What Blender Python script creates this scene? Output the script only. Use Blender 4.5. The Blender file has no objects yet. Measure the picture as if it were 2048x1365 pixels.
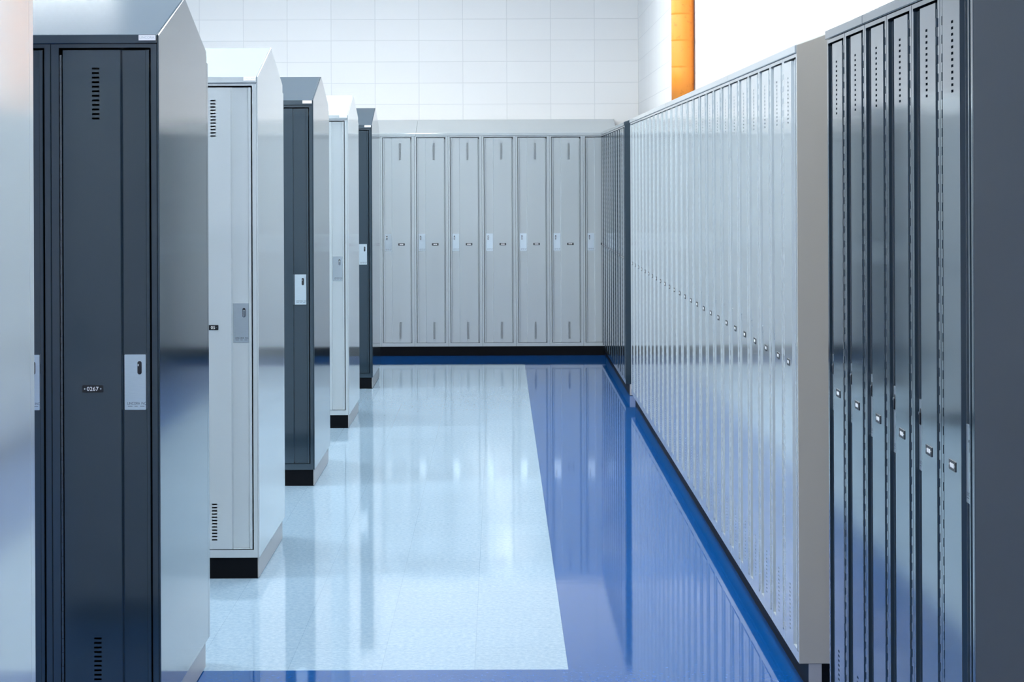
import bpy, bmesh, math, random
from mathutils import Vector

random.seed(7)
scene = bpy.context.scene
C = scene.collection
R = math.radians

# ---------------------------------------------------------------- camera
FPX, CX, CY, ROLL, CAMH = 3983.0, 996.25, 357.5, 0.0041, 1.600
cam_data = bpy.data.cameras.new('camera')
cam = bpy.data.objects.new('camera', cam_data)
C.objects.link(cam)
cam_data.sensor_width = 36.0
cam_data.lens = FPX / 2048 * 36.0
cam_data.shift_x = (1024 - CX) / 2048
cam_data.shift_y = -(682.5 - CY) / 2048
cam_data.clip_start = 0.05
cam.location = (0, 0, CAMH)
cam.rotation_euler = (R(90), ROLL, 0)
scene.camera = cam

# ---------------------------------------------------------------- world, exposure
w = bpy.data.worlds.new('world')
scene.world = w
w.use_nodes = True
w.node_tree.nodes['Background'].inputs[0].default_value = (0.55, 0.62, 0.70, 1)
w.node_tree.nodes['Background'].inputs[1].default_value = 0.05
scene.view_settings.view_transform = 'Standard'
scene.view_settings.look = 'None'
scene.view_settings.gamma = 1.0
scene.view_settings.use_curve_mapping = False
scene.view_settings.exposure = 0.0
scene.cycles.max_bounces = 12
scene.cycles.diffuse_bounces = 6
scene.cycles.glossy_bounces = 5
LAMP_POWER = 77.0            # emission strength of the ceiling diffusers
LAMP_COLOR = (0.962, 0.995, 0.995)

# ---------------------------------------------------------------- measured layout (metres)
XL = 0.962                    # aisle ends of the left banks
BANK_D = 0.957                # depth of one back-to-back bank
BANK_Y = [3.168, 5.652, 7.976, 10.381, 12.785, 15.189]
XR = 0.931                    # front plane of the right rows
XW = 1.303                    # right wall
YB = 17.986                   # front plane of the back row
YW = 18.444                   # back wall
ZC = 0.085                    # plinth height
ZT = 1.987                    # top of the locker bodies
LIP_T = 2.0127                # top of the hood lip
RIDGE = 2.1595
H = ZT - ZC
CEIL = 4.00
X_LEFT, Y_NEAR = -6.5, -6.0

# ---------------------------------------------------------------- materials
def mat(name):
    m = bpy.data.materials.new(name)
    m.use_nodes = True
    return m, m.node_tree.nodes, m.node_tree.links, m.node_tree.nodes['Principled BSDF']

def paint(name, col, rough=0.11, spec=0.55, peel=0.004, vary=0.035):
    m, n, l, b = mat(name)
    tc = n.new('ShaderNodeTexCoord')
    nz = n.new('ShaderNodeTexNoise'); nz.inputs['Scale'].default_value = 420; nz.inputs['Detail'].default_value = 2
    l.new(tc.outputs['Object'], nz.inputs['Vector'])
    big = n.new('ShaderNodeTexNoise'); big.inputs['Scale'].default_value = 2.2; big.inputs['Detail'].default_value = 3
    mp = n.new('ShaderNodeMapping'); mp.inputs['Scale'].default_value = (3, 3, 0.5)
    l.new(tc.outputs['Object'], mp.inputs['Vector']); l.new(mp.outputs[0], big.inputs['Vector'])
    mix = n.new('ShaderNodeMix'); mix.data_type = 'RGBA'
    mix.inputs[6].default_value = (*[c * (1 - vary) for c in col], 1)
    mix.inputs[7].default_value = (*[c * (1 + vary) for c in col], 1)
    add = n.new('ShaderNodeMath'); add.operation = 'MULTIPLY_ADD'; add.inputs[1].default_value = 0.6
    l.new(nz.outputs[0], add.inputs[0]); 
    half = n.new('ShaderNodeMath'); half.operation = 'MULTIPLY'; half.inputs[1].default_value = 0.4
    l.new(big.outputs[0], half.inputs[0]); l.new(half.outputs[0], add.inputs[2])
    l.new(add.outputs[0], mix.inputs[0]); l.new(mix.outputs[2], b.inputs['Base Color'])
    b.inputs['Roughness'].default_value = rough
    b.inputs['Specular IOR Level'].default_value = spec
    b.inputs['Coat Weight'].default_value = 0.7 if rough < 0.2 else 0.0
    b.inputs['Coat Roughness'].default_value = 0.09
    bp = n.new('ShaderNodeBump'); bp.inputs['Strength'].default_value = peel; bp.inputs['Distance'].default_value = 0.002
    l.new(nz.outputs[0], bp.inputs['Height']); l.new(bp.outputs[0], b.inputs['Normal'])
    return m

def plain(name, col, rough=0.5, metal=0.0, spec=0.5):
    m, n, l, b = mat(name)
    b.inputs['Base Color'].default_value = (*col, 1)
    b.inputs['Roughness'].default_value = rough
    b.inputs['Metallic'].default_value = metal
    b.inputs['Specular IOR Level'].default_value = spec
    return m

M = {}
M['light'] = paint('light_grey_paint', (0.405, 0.457, 0.485))
M['dark'] = paint('charcoal_paint', (0.021, 0.037, 0.053))
M['beige'] = paint('taupe_paint', (0.385, 0.368, 0.325), rough=0.35)
M['black'] = plain('black_vinyl', (0.004, 0.005, 0.007), 0.5, 0.0, 0.06)
M['cap'] = paint('plinth_cap_grey', (0.34, 0.34, 0.35), rough=0.3)
M['plate_black'] = plain('black_tag_plastic', (0.010, 0.011, 0.014), 0.35)
M['white_ink'] = plain('white_ink', (0.85, 0.87, 0.88), 0.6)
M['grey_ink'] = plain('grey_ink', (0.50, 0.54, 0.57), 0.6)
M['dark_ink'] = plain('dark_ink', (0.05, 0.08, 0.12), 0.6)
M['white_label'] = plain('white_label', (0.86, 0.88, 0.90), 0.45)
M['steel'] = plain('polished_steel', (0.75, 0.78, 0.80), 0.22, 1.0)
M['slot'] = plain('latch_black', (0.012, 0.014, 0.02), 0.4)
M['housing'] = plain('white_enamel', (0.8, 0.8, 0.8), 0.4)

def brushed():
    m, n, l, b = mat('satin_aluminium')
    tc = n.new('ShaderNodeTexCoord'); mp = n.new('ShaderNodeMapping'); mp.inputs['Scale'].default_value = (30, 30, 900)
    nz = n.new('ShaderNodeTexNoise'); nz.inputs['Scale'].default_value = 2
    l.new(tc.outputs['Object'], mp.inputs['Vector']); l.new(mp.outputs[0], nz.inputs['Vector'])
    cr = n.new('ShaderNodeValToRGB')
    cr.color_ramp.elements[0].color = (0.58, 0.68, 0.75, 1); cr.color_ramp.elements[1].color = (0.72, 0.82, 0.88, 1)
    l.new(nz.outputs[0], cr.inputs[0]); l.new(cr.outputs[0], b.inputs['Base Color'])
    b.inputs['Metallic'].default_value = 0.85
    b.inputs['Roughness'].default_value = 0.32
    return m
M['plate'] = brushed()

def block_wall(name, axis, off, zoff):
    m, n, l, b = mat(name)
    tc = n.new('ShaderNodeTexCoord'); sp = n.new('ShaderNodeSeparateXYZ'); cb = n.new('ShaderNodeCombineXYZ')
    l.new(tc.outputs['Object'], sp.inputs[0])
    ax = n.new('ShaderNodeMath'); ax.inputs[1].default_value = off
    l.new(sp.outputs[axis], ax.inputs[0]); l.new(ax.outputs[0], cb.inputs[0])
    az = n.new('ShaderNodeMath'); az.inputs[1].default_value = zoff
    l.new(sp.outputs[2], az.inputs[0]); l.new(az.outputs[0], cb.inputs[1])
    br = n.new('ShaderNodeTexBrick')
    br.offset = 0.0; br.squash = 1.0
    br.inputs['Scale'].default_value = 1.0
    br.inputs['Brick Width'].default_value = 0.4064
    br.inputs['Row Height'].default_value = 0.1975
    br.inputs['Mortar Size'].default_value = 0.004
    br.inputs['Mortar Smooth'].default_value = 0.6
    br.inputs['Color1'].default_value = (0.785, 0.785, 0.785, 1)
    br.inputs['Color2'].default_value = (0.81, 0.81, 0.81, 1)
    br.inputs['Mortar'].default_value = (0.68, 0.685, 0.69, 1)
    l.new(cb.outputs[0], br.inputs['Vector'])
    l.new(br.outputs['Color'], b.inputs['Base Color'])
    b.inputs['Roughness'].default_value = 0.45
    nz = n.new('ShaderNodeTexNoise'); nz.inputs['Scale'].default_value = 90; nz.inputs['Detail'].default_value = 4
    l.new(tc.outputs['Object'], nz.inputs['Vector'])
    ma = n.new('ShaderNodeMath'); ma.operation = 'MULTIPLY_ADD'; ma.inputs[1].default_value = 0.12
    inv = n.new('ShaderNodeMath'); inv.operation = 'SUBTRACT'; inv.inputs[0].default_value = 1.0
    l.new(br.outputs['Fac'], inv.inputs[1]); l.new(nz.outputs[0], ma.inputs[0]); l.new(inv.outputs[0], ma.inputs[2])
    bp = n.new('ShaderNodeBump'); bp.inputs['Strength'].default_value = 0.35; bp.inputs['Distance'].default_value = 0.004
    l.new(ma.outputs[0], bp.inputs['Height']); l.new(bp.outputs[0], b.inputs['Normal'])
    return m
# vertical joints meet the corner, one course line at z = 2.29
M['wall_x'] = block_wall('painted_block_back', 0, 0.4064 * 40 - XW, 0.1975 * 20 - 2.29)
M['wall_y'] = block_wall('painted_block_side', 1, 0.4064 * 60 - YW, 0.1975 * 20 - 2.29)
M['ceiling'] = plain('white_ceiling_tile', (0.88, 0.885, 0.89), 0.8)

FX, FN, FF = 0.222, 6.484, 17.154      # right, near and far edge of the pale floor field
def floor_mat():
    m, n, l, b = mat('polished_vinyl_tile')
    tc = n.new('ShaderNodeTexCoord'); sp = n.new('ShaderNodeSeparateXYZ')
    l.new(tc.outputs['Object'], sp.inputs[0])
    def lt(sock, v, op='LESS_THAN'):
        q = n.new('ShaderNodeMath'); q.operation = op; q.inputs[1].default_value = v
        l.new(sock, q.inputs[0]); return q.outputs[0]
    def mul(a, c):
        q = n.new('ShaderNodeMath'); q.operation = 'MULTIPLY'
        l.new(a, q.inputs[0]); l.new(c, q.inputs[1]); return q.outputs[0]
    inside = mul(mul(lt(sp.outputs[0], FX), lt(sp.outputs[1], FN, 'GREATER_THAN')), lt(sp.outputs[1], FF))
    def speck(c0, c1, scale):
        nz = n.new('ShaderNodeTexNoise'); nz.inputs['Scale'].default_value = scale; nz.inputs['Detail'].default_value = 5
        nz.inputs['Roughness'].default_value = 0.75
        l.new(tc.outputs['Object'], nz.inputs['Vector'])
        cr = n.new('ShaderNodeValToRGB')
        cr.color_ramp.elements[0].position = 0.36; cr.color_ramp.elements[1].position = 0.64
        cr.color_ramp.elements[0].color = (*c0, 1); cr.color_ramp.elements[1].color = (*c1, 1)
        l.new(nz.outputs[0], cr.inputs[0]); return cr.outputs[0]
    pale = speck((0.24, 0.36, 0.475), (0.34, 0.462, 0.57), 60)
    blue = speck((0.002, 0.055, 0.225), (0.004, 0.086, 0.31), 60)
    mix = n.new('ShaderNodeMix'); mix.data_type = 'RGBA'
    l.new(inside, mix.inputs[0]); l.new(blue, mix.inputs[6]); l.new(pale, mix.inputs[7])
    # tile joints and tile to tile variation
    br = n.new('ShaderNodeTexBrick'); br.offset = 0.0
    br.inputs['Scale'].default_value = 1.0; br.inputs['Brick Width'].default_value = 0.3048; br.inputs['Row Height'].default_value = 0.3048
    br.inputs['Mortar Size'].default_value = 0.0011; br.inputs['Mortar Smooth'].default_value = 0.1
    br.inputs['Color1'].default_value = (0.97, 0.97, 0.97, 1); br.inputs['Color2'].default_value = (1, 1, 1, 1)
    br.inputs['Mortar'].default_value = (0.80, 0.82, 0.84, 1)
    mp = n.new('ShaderNodeMapping'); mp.inputs['Location'].default_value = (0.3048 * 60 - FX, 0.3048 * 60 - FN, 0)
    l.new(tc.outputs['Object'], mp.inputs['Vector']); l.new(mp.outputs[0], br.inputs['Vector'])
    tint = n.new('ShaderNodeMix'); tint.data_type = 'RGBA'; tint.blend_type = 'MULTIPLY'; tint.inputs[0].default_value = 1
    l.new(mix.outputs[2], tint.inputs[6]); l.new(br.outputs[0], tint.inputs[7])
    l.new(tint.outputs[2], b.inputs['Base Color'])
    b.inputs['Roughness'].default_value = 0.05
    b.inputs['IOR'].default_value = 1.49
    # slow waviness of the waxed surface, plus fine scuffing
    nz = n.new('ShaderNodeTexNoise'); nz.inputs['Scale'].default_value = 5.5; nz.inputs['Detail'].default_value = 2
    l.new(tc.outputs['Object'], nz.inputs['Vector'])
    b1 = n.new('ShaderNodeBump'); b1.inputs['Strength'].default_value = 0.012; b1.inputs['Distance'].default_value = 0.01
    l.new(nz.outputs[0], b1.inputs['Height'])
    nz2 = n.new('ShaderNodeTexNoise'); nz2.inputs['Scale'].default_value = 160; nz2.inputs['Detail'].default_value = 2
    l.new(tc.outputs['Object'], nz2.inputs['Vector'])
    b2 = n.new('ShaderNodeBump'); b2.inputs['Strength'].default_value = 0.006; b2.inputs['Distance'].default_value = 0.001
    l.new(nz2.outputs[0], b2.inputs['Height']); l.new(b1.outputs[0], b2.inputs['Normal'])
    l.new(b2.outputs[0], b.inputs['Normal'])
    return m
M['floor'] = floor_mat()

def pipe_mat():
    m, n, l, b = mat('orange_paint')
    tc = n.new('ShaderNodeTexCoord')
    nz = n.new('ShaderNodeTexNoise'); nz.inputs['Scale'].default_value = 28; nz.inputs['Detail'].default_value = 6
    l.new(tc.outputs['Object'], nz.inputs['Vector'])
    cr = n.new('ShaderNodeValToRGB')
    cr.color_ramp.elements[0].position = 0.30; cr.color_ramp.elements[1].position = 0.40
    cr.color_ramp.elements[0].color = (0.52, 0.15, 0.006, 1); cr.color_ramp.elements[1].color = (0.68, 0.22, 0.014, 1)
    l.new(nz.outputs[0], cr.inputs[0]); l.new(cr.outputs[0], b.inputs['Base Color'])
    b.inputs['Roughness'].default_value = 0.5
    bp = n.new('ShaderNodeBump'); bp.inputs['Strength'].default_value = 0.25; bp.inputs['Distance'].default_value = 0.004
    l.new(nz.outputs[0], bp.inputs['Height']); l.new(bp.outputs[0], b.inputs['Normal'])
    return m
M['orange'] = pipe_mat()

def emit_mat():
    m = bpy.data.materials.new('lamp_diffuser'); m.use_nodes = True
    n = m.node_tree.nodes; l = m.node_tree.links
    n.clear()
    e = n.new('ShaderNodeEmission'); o = n.new('ShaderNodeOutputMaterial')
    e.inputs[0].default_value = (*LAMP_COLOR, 1); e.inputs[1].default_value = LAMP_POWER
    l.new(e.outputs[0], o.inputs[0])
    return m
M['lamp'] = emit_mat()

# ---------------------------------------------------------------- mesh helpers
def finish(name, bm, m, parent=None, loc=None):
    bmesh.ops.recalc_face_normals(bm, faces=bm.faces)
    me = bpy.data.meshes.new(name)
    bm.to_mesh(me); bm.free()
    me.materials.append(m)
    o = bpy.data.objects.new(name, me)
    C.objects.link(o)
    if parent: o.parent = parent
    if loc: o.location = loc
    return o

def box(bm, x0, x1, y0, y1, z0, z1):
    v = [bm.verts.new(p) for p in ((x0,y0,z0),(x1,y0,z0),(x1,y1,z0),(x0,y1,z0),(x0,y0,z1),(x1,y0,z1),(x1,y1,z1),(x0,y1,z1))]
    for f in ((0,3,2,1),(4,5,6,7),(0,1,5,4),(1,2,6,5),(2,3,7,6),(3,0,4,7)):
        bm.faces.new([v[i] for i in f])

def extrude(bm, pts, fn, a, b):
    """closed section pts swept from a to b; fn maps (p, q, t) to xyz"""
    lo = [bm.verts.new(fn(p, q, a)) for p, q in pts]
    hi = [bm.verts.new(fn(p, q, b)) for p, q in pts]
    k = len(pts)
    for i in range(k):
        bm.faces.new((lo[i], lo[(i+1) % k], hi[(i+1) % k], hi[i]))
    bm.faces.new(lo[::-1]); bm.faces.new(hi)

def rounded(x0, x1, z0, z1, r, seg=4):
    out = []
    for cx, cz, a0 in ((x1-r, z1-r, 0), (x0+r, z1-r, 90), (x0+r, z0+r, 180), (x1-r, z0+r, 270)):
        for i in range(seg + 1):
            a = R(a0 + 90 * i / seg)
            out.append((cx + r*math.cos(a), cz + r*math.sin(a)))
    return out

def bevel(o, width, seg=2):
    md = o.modifiers.new('bevel', 'BEVEL'); md.width = width; md.segments = seg; md.limit_method = 'ANGLE'; md.angle_limit = R(25)
    return o

def thing(name, label, cat, loc=(0,0,0), rz=0, group=None):
    o = bpy.data.objects.new(name, None); C.objects.link(o)
    o.empty_display_size = 0.05
    o.location = loc; o.rotation_euler = (0,0,rz)
    return tag(o, label, cat, group)

def tag(o, label, cat, group=None):
    o['label'] = label; o['category'] = cat
    if group: o['group'] = group
    return o

def structure(o):
    o['kind'] = 'structure'; return o

_text = {}
def text_mesh(s):
    if s in _text: return _text[s]
    cu = bpy.data.curves.new('txt', 'FONT'); cu.body = s; cu.size = 1; cu.resolution_u = 3
    o = bpy.data.objects.new('txt', cu); C.objects.link(o)
    dg = bpy.context.evaluated_depsgraph_get()
    me = bpy.data.meshes.new_from_object(o.evaluated_get(dg))
    vs = [v.co.copy() for v in me.vertices]; fs = [tuple(p.vertices) for p in me.polygons]
    C.objects.unlink(o); bpy.data.objects.remove(o); bpy.data.curves.remove(cu); bpy.data.meshes.remove(me)
    x0 = min(v.x for v in vs); x1 = max(v.x for v in vs); y0 = min(v.y for v in vs); y1 = max(v.y for v in vs)
    vs = [((v.x-x0)/(x1-x0), (v.y-y0)/(y1-y0)) for v in vs]
    _text[s] = (vs, fs)
    return _text[s]

def put_text(bm, s, x0, x1, z0, z1, y):
    vs, fs = text_mesh(s)
    v = [bm.verts.new((x0+(x1-x0)*p, y, z0+(z1-z0)*q)) for p, q in vs]
    for f in fs:
        try: bm.faces.new([v[i] for i in f])
        except ValueError: pass

# ---------------------------------------------------------------- room shell
def plane_box(name, b, m):
    bm = bmesh.new(); box(bm, *b); return structure(finish(name, bm, m))
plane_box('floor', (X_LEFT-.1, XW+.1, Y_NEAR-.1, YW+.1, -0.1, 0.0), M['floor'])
plane_box('ceiling', (X_LEFT-.1, XW+.1, Y_NEAR-.1, YW+.1, CEIL, CEIL+.1), M['ceiling'])
plane_box('wall_back', (X_LEFT-.1, XW+.1, YW, YW+.1, 0.0, CEIL), M['wall_x'])
plane_box('wall_right', (XW, XW+.1, Y_NEAR, YW, 0.0, CEIL), M['wall_y'])
plane_box('wall_left', (X_LEFT-.1, X_LEFT, Y_NEAR, YW, 0.0, CEIL), M['wall_y'])
plane_box('wall_front', (X_LEFT-.1, XW+.1, Y_NEAR-.1, Y_NEAR, 0.0, CEIL), M['wall_x'])

# ---------------------------------------------------------------- ceiling lamps
def ceiling_lamp(x, y, rz, label):
    t = thing('ceiling_light', label, 'ceiling light', (x, y, CEIL), rz, 'ceiling lights')
    bm = bmesh.new(); box(bm, -.16, .16, -.62, .62, -.07, 0)
    bevel(finish('housing', bm, M['housing'], t), .006)
    bm = bmesh.new(); box(bm, -.145, .145, -.605, .605, -.078, -.0705)
    finish('diffuser', bm, M['lamp'], t)
AISLE_LAMPS = [(-0.2, -3.0), (0.0, 1.3), (0.1, 6.0), (0.1, 9.6), (0.0, 12.6), (-0.8, 15.2)]
ALCOVE_LAMPS = [(-2.6, (BANK_Y[i] + BANK_D + BANK_Y[i + 1]) / 2 + 0.40, i) for i in range(5)] + [(-2.6, 2.2, 5)]
BNAME = ['the cropped bank at left edge', 'the nearest charcoal bank', 'the large light grey bank', 'the middle charcoal bank',
         'the small light grey bank', 'the farthest charcoal bank']
ORD = ['first','second','third','fourth','fifth','sixth','seventh','eighth','ninth','tenth','eleventh','twelfth','thirteenth',
       'fourteenth','fifteenth','sixteenth','seventeenth','eighteenth','nineteenth','twentieth','twenty-first','twenty-second',
       'twenty-third','twenty-fourth','twenty-fifth','twenty-sixth']
for i, (x, y) in enumerate(AISLE_LAMPS):
    ceiling_lamp(x, y, 0, 'white ceiling strip light along the aisle, %s from the near wall' % ORD[i])
for x, y, i in ALCOVE_LAMPS:
    ceiling_lamp(x, y, R(90), 'white ceiling light over the gap %s' % ('behind %s' % BNAME[i] if i < 5 else 'before the cropped bank'))

# ---------------------------------------------------------------- lockers
# local frame: x to the right seen from the front, front plane y = 0 looking to -y, z = 0 at the underside of the body
def make_locker(kind, W, D, mirror=False, digits=None):
    """kind 'light' or 'dark'; mirror=False: hinge left, latch channel right"""
    m = M[kind]
    s = W / 0.305
    X = (lambda x: W - x*s) if mirror else (lambda x: x*s)
    root = thing('metal_locker', '', 'locker')
    # --- body: open box with front stiles and rails
    bm = bmesh.new()
    c, g = .0016, .0005
    pts = [(g, c), (g+c, 0), (.0235*s, 0), (.0235*s, .022), (.006, .022), (.006, D-.004), (W-.006, D-.004), (W-.006, .022),
           (.2875*s, .022), (.2875*s, 0), (W-g-c, 0), (W-g, c), (W-g, D), (g, D)]
    if mirror: pts = [(W - p, q) for p, q in pts][::-1]
    extrude(bm, pts, lambda p, q, t: (p, q, t), 0, H)
    xa, xb = sorted((X(.0235), X(.2875)))
    box(bm, xa, xb, 0, .02, 0, .031); box(bm, xa, xb, 0, .02, H-.0105, H)
    box(bm, .006, W-.006, .022, D-.004, 0, .028); box(bm, .006, W-.006, .022, D-.004, H-.0105, H)
    finish('body', bm, m, root)
    # --- door: folded sheet with recessed latch channel and two vent columns
    prof = [(.035, .018), (.035, -.0008), (.0362, -.002), (.1187, -.002), (.1400, -.002), (.1990, -.002), (.2004, -.0008), (.2044, .0070),
            (.2058, .0080), (.2710, .0080), (.2722, .0070), (.2722, -.0008), (.2734, -.002), (.2810, -.002), (.2822, -.0008), (.2822, .018)]
    z0, z1 = .0345, H - .0175
    zs = [z0]
    holes = []
    for base in (.302 - ZC - .1476, 1.920 - ZC - .1476):
        for k in range(12):
            a = base + k * .0129
            zs += [a, a + .0057]; holes.append((a, a + .0057))
    zs = sorted(zs) + [z1]
    hset = {round(a, 5) for a, _ in holes}
    bm = bmesh.new()
    grid = [[bm.verts.new((X(x), y, z)) for x, y in prof] for z in zs]
    for r in range(len(zs) - 1):
        for k in range(len(prof) - 1):
            if k == 3 and round(zs[r], 5) in hset: continue
            bm.faces.new((grid[r][k], grid[r][k+1], grid[r+1][k+1], grid[r+1][k]))
    # slot returns so the sheet has a thickness
    for a, b_ in holes:
        xa, xb = X(.1187), X(.14)
        for (p, q) in (((xa, a), (xb, a)), ((xb, a), (xb, b_)), ((xb, b_), (xa, b_)), ((xa, b_), (xa, a))):
            bm.faces.new([bm.verts.new(v) for v in ((p[0], -.002, p[1]), (q[0], -.002, q[1]), (q[0], .0005, q[1]), (p[0], .0005, p[1]))])
    bm.faces.new(grid[0]); bm.faces.new(grid[-1])
    xa, xb = sorted((X(.2050), X(.2722)))
    box(bm, xa, xb, -.0015, .0078, z0, z0 + .0035)
    finish('door', bm, m, root)
    # --- continuous hinge
    bm = bmesh.new()
    hx = X(.0290)
    z, k, L = z0 + .004, 0, .0195
    while z + L < z1:
        r = .0038 if k % 2 == 0 else .0035
        y0 = .0006 if k % 2 == 0 else .0018
        sec = [(r*math.cos(R(a)), r*math.sin(R(a))) for a in range(0, 360, 45)]
        extrude(bm, sec, lambda p, q, t: (hx + p, y0 + q, t), z, z + L - .0008)
        z += L; k += 1
    finish('hinge', bm, m, root)
    # --- lock plate in the channel
    pa, pb = sorted((X(.2074), X(.2685)))
    lp = None
    bm = bmesh.new()
    extrude(bm, rounded(pa, pb, .947-ZC, 1.104-ZC, .0015, 2), lambda p, q, t: (p, t, q), .0062, .0079)
    lp = finish('lock_plate', bm, M['plate'], root)
    sx = X(.2505)
    bm = bmesh.new()
    extrude(bm, rounded(sx-.006, sx+.006, 1.0475-ZC, 1.0855-ZC, .0058, 5), lambda p, q, t: (p, t, q), .0056, .0063)
    finish('latch_slot', bm, M['slot'], lp)
    bm = bmesh.new()
    extrude(bm, rounded(sx-.0042, sx+.0042, 1.0495-ZC, 1.0775-ZC, .0040, 4), lambda p, q, t: (p, t, q), .0030, .0057)
    bevel(finish('latch_lever', bm, M['steel'] if kind == 'light' else M['slot'], lp), .0012)
    bm = bmesh.new()
    extrude(bm, rounded(sx-.0045, sx-.0012, 1.0710-ZC, 1.0775-ZC, .0014, 3), lambda p, q, t: (p, t, q), .0018, .0031)
    finish('latch_tip', bm, M['steel'], lp)
    bm = bmesh.new()
    put_text(bm, 'LINCORA', pa+.008, pa+.0435, .9615-ZC, .9690-ZC, .0059)
    put_text(bm, 'INC', pa+.0475, pa+.0605, .9615-ZC, .9690-ZC, .0059)
    for a, b_ in ((.009, .022), (.028, .037), (.044, .056)):
        box(bm, pa+a, pa+b_, .0058, .0061, .9565-ZC, .9578-ZC)
    finish('lettering', bm, M['dark_ink'], lp)
    # --- number tag
    nx, nz = X(.1180), 1.008 - ZC
    bm = bmesh.new()
    extrude(bm, rounded(nx-.0298, nx+.0298, nz-.0103, nz+.0103, .002, 3), lambda p, q, t: (p, t, q), -.0034, -.0018)
    npl = finish('number_plate', bm, M['plate_black'], root)
    bm = bmesh.new()
    if digits:
        put_text(bm, digits, nx+.0165-.0083*len(digits), nx+.0165, nz-.0058, nz+.0058, -.0037)
    else:
        # too small to read in the photograph: four pale rounded strokes
        for k in range(4):
            xx = nx - .0165 + k*.0087
            extrude(bm, rounded(xx, xx+.0060, nz-.0050, nz+.0050, .0026, 3), lambda p, q, t: (p, t, q), -.0038, -.0033)
    finish('lettering', bm, M['white_ink'], npl)
    for sg in (-1, 1):
        bm = bmesh.new()
        sec = [(nx + sg*.0226 + .0022*math.cos(R(a)), nz + .0022*math.sin(R(a))) for a in range(0, 360, 45)]
        extrude(bm, sec, lambda p, q, t: (p, t, q), -.0042, -.0033)
        finish('rivet', bm, M['steel'], npl)
    return root

def copy_thing(o):
    c = o.copy(); C.objects.link(c)
    for ch in list(o.children):
        a = ch.copy(); C.objects.link(a); a.parent = c
        for g in list(ch.children):
            b = g.copy(); C.objects.link(b); b.parent = a
    return c

_proto = {}
def locker(key, args, loc, rz, label, group):
    if key not in _proto:
        o = make_locker(*args); _proto[key] = o
    else:
        o = copy_thing(_proto[key])
    o.location = loc; o.rotation_euler = (0, 0, rz)
    tag(o, label, 'locker', group)
    return o

# --- left banks: gabled, back to back, the ends on the aisle
TONE = ['light', 'dark', 'light', 'dark', 'light', 'dark']
WORD = {'light': 'light grey', 'dark': 'charcoal'}
WL = 0.302
END = -XL
for b, (y, tone) in enumerate(zip(BANK_Y, TONE)):
    m = M[tone]; wd = WORD[tone]
    n_lock = 3 if b == 1 else 2
    for k in range(n_lock):
        x = END - .005 - WL*(k + 1)
        dig = {(1, 0): '0267', (2, 0): '05'}.get((b, k))
        nm = ('%s locker numbered 0267 at the aisle end of %s' % (wd, BNAME[b])) if (b, k) == (1, 0) else \
             '%s locker on front of %s, %s from aisle' % (wd, BNAME[b], ORD[k])
        locker(('left', tone, dig), (tone, WL, BANK_D/2 - .003, False, dig), (x, y, ZC), 0, nm, 'lockers on the left banks')
    for k in range(2):
        locker(('rear', tone), (tone, WL, BANK_D/2 - .003, False), (END - .005 - WL*k, y + BANK_D, ZC), R(180),
               '%s locker behind %s, %s from aisle' % (wd, BNAME[b], ORD[k]), 'lockers on the far sides of the left banks')
    x0 = END - .005 - WL*n_lock
    # end panel (front sheet and a narrow rear strip with a fine seam)
    t = thing('end_panel', 'glossy %s side panel on the aisle end of %s' % (wd, BNAME[b]), 'locker end panel', (END, y, ZC), 0, 'end panels of the left banks')
    bm = bmesh.new()
    top = [(BANK_D-.036, LIP_T-ZC+.036*.3), (BANK_D/2, RIDGE-ZC), (0, LIP_T-ZC)] if b > 0 else [(BANK_D-.036, H), (0, H)]
    extrude(bm, [(0, 0), (BANK_D-.036, 0)] + top, lambda p, q, tt: (tt, p, q), -.005, 0)
    bevel(finish('side_sheet', bm, m, t), .001, 1)
    bm = bmesh.new(); box(bm, -.005, 0, BANK_D-.0355, BANK_D, 0, H)
    bevel(finish('rear_strip', bm, m, t), .001, 1)
    # gabled hood
    t = thing('sloped_hood', '%s gabled sloping top on %s' % (wd, BNAME[b]), 'locker hood', (END, y, ZT), 0, 'gabled hoods of the left banks')
    bm = bmesh.new()
    sec = [(-.006, .001), (-.006, LIP_T-ZT), (BANK_D/2, RIDGE-ZT), (BANK_D+.006, LIP_T-ZT), (BANK_D+.006, .001)]
    extrude(bm, sec, lambda p, q, tt: (tt, p, q), x0 - END, .001 if b == 0 else -.0052)
    bevel(finish('cover', bm, m, t), .0022)
    if b > 0:
        bm = bmesh.new(); box(bm, -.0555, -.0075, -.0072, -.0058, .0095, .0245)
        lab = finish('maker_label', bm, M['white_label'], t)
        bm = bmesh.new(); put_text(bm, 'LINCORA', -.0525, -.0110, .0140, .0210, -.0075)
        finish('lettering', bm, M['grey_ink'], lab)
    # plinth
    t = thing('plinth', 'black toe-kick plinth under %s' % BNAME[b], 'locker base', (END, y, 0), 0, 'plinths of the left banks')
    bm = bmesh.new(); box(bm, x0 - END, -.008, .008, BANK_D-.085, 0, ZC)
    finish('kick_board', bm, M['black'], t)
    bm = bmesh.new(); box(bm, -.008, -.003, .008, BANK_D-.085, .004, ZC-.0005)
    o = finish('end_cap', bm, M['cap'], t); o['label'] = 'grey side cap of the plinth'

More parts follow.
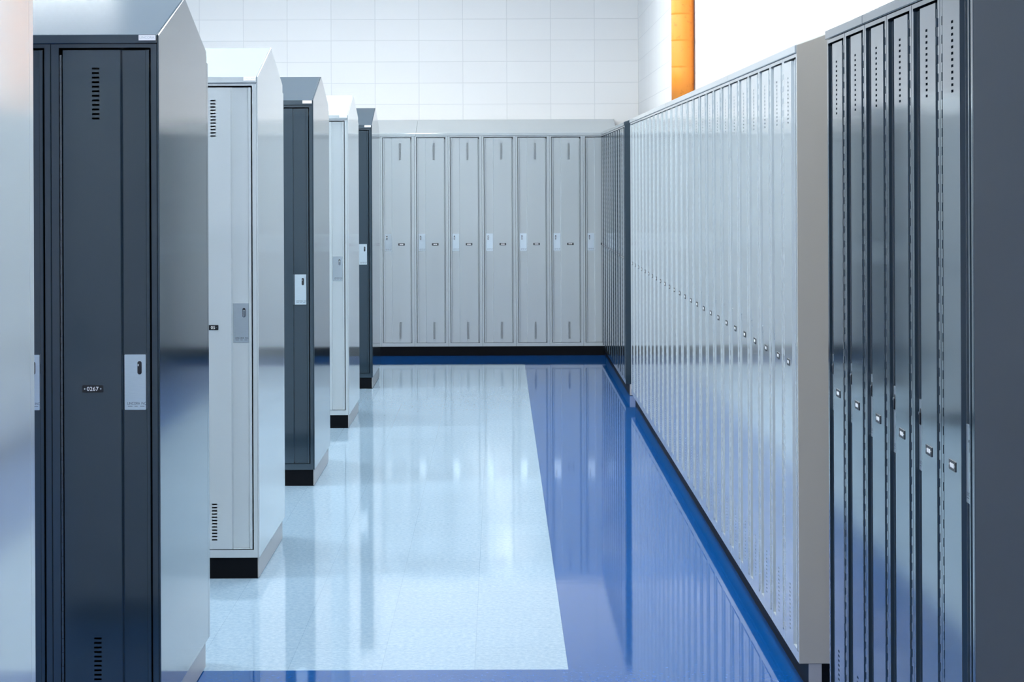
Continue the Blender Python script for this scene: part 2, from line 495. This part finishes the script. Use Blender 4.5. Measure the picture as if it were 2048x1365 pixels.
# --- right wall: three blocks facing the aisle, hinge on the near side except the nearest door of each block
RZ = R(-90)
DR = 0.345
PT = 0.005
def right_block(y_near, y_far, count, tone, where, end_word, end_mat, group, hood_cuts, near_first_mirror=True):
    # near end panel at y_near, lockers from there to y_far
    Wd = (y_far - y_near - PT) / count
    for k in range(count):
        y_hi = y_near + PT + Wd*(k + 1)          # local x = 0 sits at the far side
        mir = not (k == 0 and near_first_mirror)
        locker(('right', tone, count, mir), (tone, Wd, DR - .003, mir), (XR, y_hi, ZC), RZ,
               '%s locker in %s, %s from %s' % (WORD[tone], where, ORD[k], end_word), group)
    t = thing('end_panel', 'flat %s end panel facing the viewer on %s' % ({'beige': 'beige-grey', 'dark': 'charcoal'}[end_mat], where), 'locker end panel', (XR, y_near, ZC), RZ)
    bm = bmesh.new()                                   # local x runs towards -Y; the sheet carries on up the gable
    dp = XW - XR - .002
    extrude(bm, [(0, 0), (dp, 0), (dp, H + .158), (0, LIP_T - ZC)], lambda p, q, tt: (tt, p, q), 0, PT)
    o = bevel(finish('panel_sheet', bm, M[end_mat], t), .001, 1)
    t.location = (XR, y_near + PT, ZC)
    # sloping hoods
    cuts = [0] + hood_cuts + [count]
    for i in range(len(cuts) - 1):
        ya = y_near + PT + Wd*cuts[i]
        yb = y_near + PT + Wd*cuts[i+1]
        lab = 'sloping top section over %s, %s from %s' % (where, ORD[i], end_word)
        bm = bmesh.new()
        sec = [(-.006, .001), (-.006, LIP_T-ZT), (XW-XR-.002, .158), (XW-XR-.002, .001)]
        L = yb - ya - .0012
        extrude(bm, sec, lambda p, q, tt: (tt, p, q), 0, L)
        o = finish('sloped_hood', bm, M[tone], None, (XR, yb - .0006, ZT)); o.rotation_euler = (0, 0, RZ)
        bevel(o, .0022)
        tag(o, lab, 'locker hood', 'sloping tops of the right rows')
    # plinth, set back under the bodies
    t = thing('plinth', 'black recessed plinth under %s' % where, 'locker base', (XR, y_far, 0), RZ, 'plinths of the right rows')
    bm = bmesh.new(); box(bm, .002, y_far - y_near - .006, .030, DR, 0, ZC - .0005)
    finish('kick_board', bm, M['black'], t)
    bm = bmesh.new(); box(bm, y_far - y_near - .006, y_far - y_near - .002, .030, .070, .004, ZC - .001)
    o = finish('end_cap', bm, M['cap'], t); o['label'] = 'grey end cap of the plinth'

right_block(3.900, 5.627, 6, 'dark', 'the near charcoal right row', 'its near end', 'dark', 'charcoal lockers of the near right row', [4])
right_block(6.198, 14.007, 26, 'light', 'the long light grey right row', 'the beige end panel', 'beige', 'light grey lockers of the right row', [6, 11, 16, 21])
right_block(14.629, 17.940, 11, 'dark', 'the far charcoal right row', 'its near end', 'dark', 'charcoal lockers of the far right row', [6])

# --- back row
WB = 0.305
XB0 = -1.062 - WB
BACK = ['leftmost, tucked behind the farthest charcoal bank'] + \
       ['%s from the left' % ORD[k] for k in range(6)] + ['partly hidden by the far charcoal row']
for k in range(8):
    locker(('back',), ('light', WB, YW - YB - .012, True), (XB0 + WB*k, YB, ZC), 0,
           'light grey back wall locker, %s%s' % (BACK[k], ' of those in view' if 0 < k < 7 else ''), 'lockers along the back wall')
for (xa, xb, lab) in ((XB0, -.742, 'short light grey sloping top over the left end of the back row'),
                      (-.741, XB0 + WB*8, 'long light grey sloping top over the back row of lockers')):
    bm = bmesh.new()
    sec = [(-.006, .001), (-.006, LIP_T-ZT), (YW-YB-.003, 2.1476-ZT), (YW-YB-.003, .001)]
    extrude(bm, sec, lambda p, q, tt: (tt, p, q), 0, xb - xa)
    o = bevel(finish('sloped_hood', bm, M['light'], None, (xa, YB, ZT)), .0022)
    tag(o, lab, 'locker hood', 'sloping tops of the back row')
bm = bmesh.new(); box(bm, 0, WB*8, .004, YW-YB-.02, 0, ZC-.0005)
tag(finish('plinth', bm, M['black'], None, (XB0, YB, 0)), 'black plinth under the back row of light grey lockers', 'locker base')

# ---------------------------------------------------------------- orange pipe on the right wall
def orange_pipe():
    r, cx, cy = .075, XW - .078, 13.18
    t = thing('orange_pipe', 'vertical bright orange pipe against the white right wall above the lockers', 'pipe', (cx, cy, 2.08))
    slope = (.158 - (LIP_T - ZT)) / (XW - XR - .002 + .006)
    def hood_z(x): return LIP_T + slope * (x - (XR - .006)) + .0015
    bm = bmesh.new()
    N = 40
    rings = []
    joints = [2.33, 2.505, 2.68, 2.855, 3.03, 3.205, 3.38, 3.555]
    prof = [(None, r)]
    for j in joints:
        prof += [(j - .004, r), (j, r - .0016), (j + .003, r + .0012), (j + .012, r)]
    prof.append((CEIL, r))
    for z, rr in prof:
        ring = []
        for i in range(N):
            a = 2*math.pi*i/N
            x, y = rr*math.cos(a), rr*math.sin(a)
            ring.append(bm.verts.new((x, y, (hood_z(cx + x) if z is None else z) - 2.08)))
        rings.append(ring)
    for a, b in zip(rings, rings[1:]):
        for i in range(N):
            f = bm.faces.new((a[i], a[(i+1) % N], b[(i+1) % N], b[i])); f.smooth = True
    bm.faces.new(rings[0][::-1]); bm.faces.new(rings[-1])
    finish('pipe_run', bm, M['orange'], t)
orange_pipe()
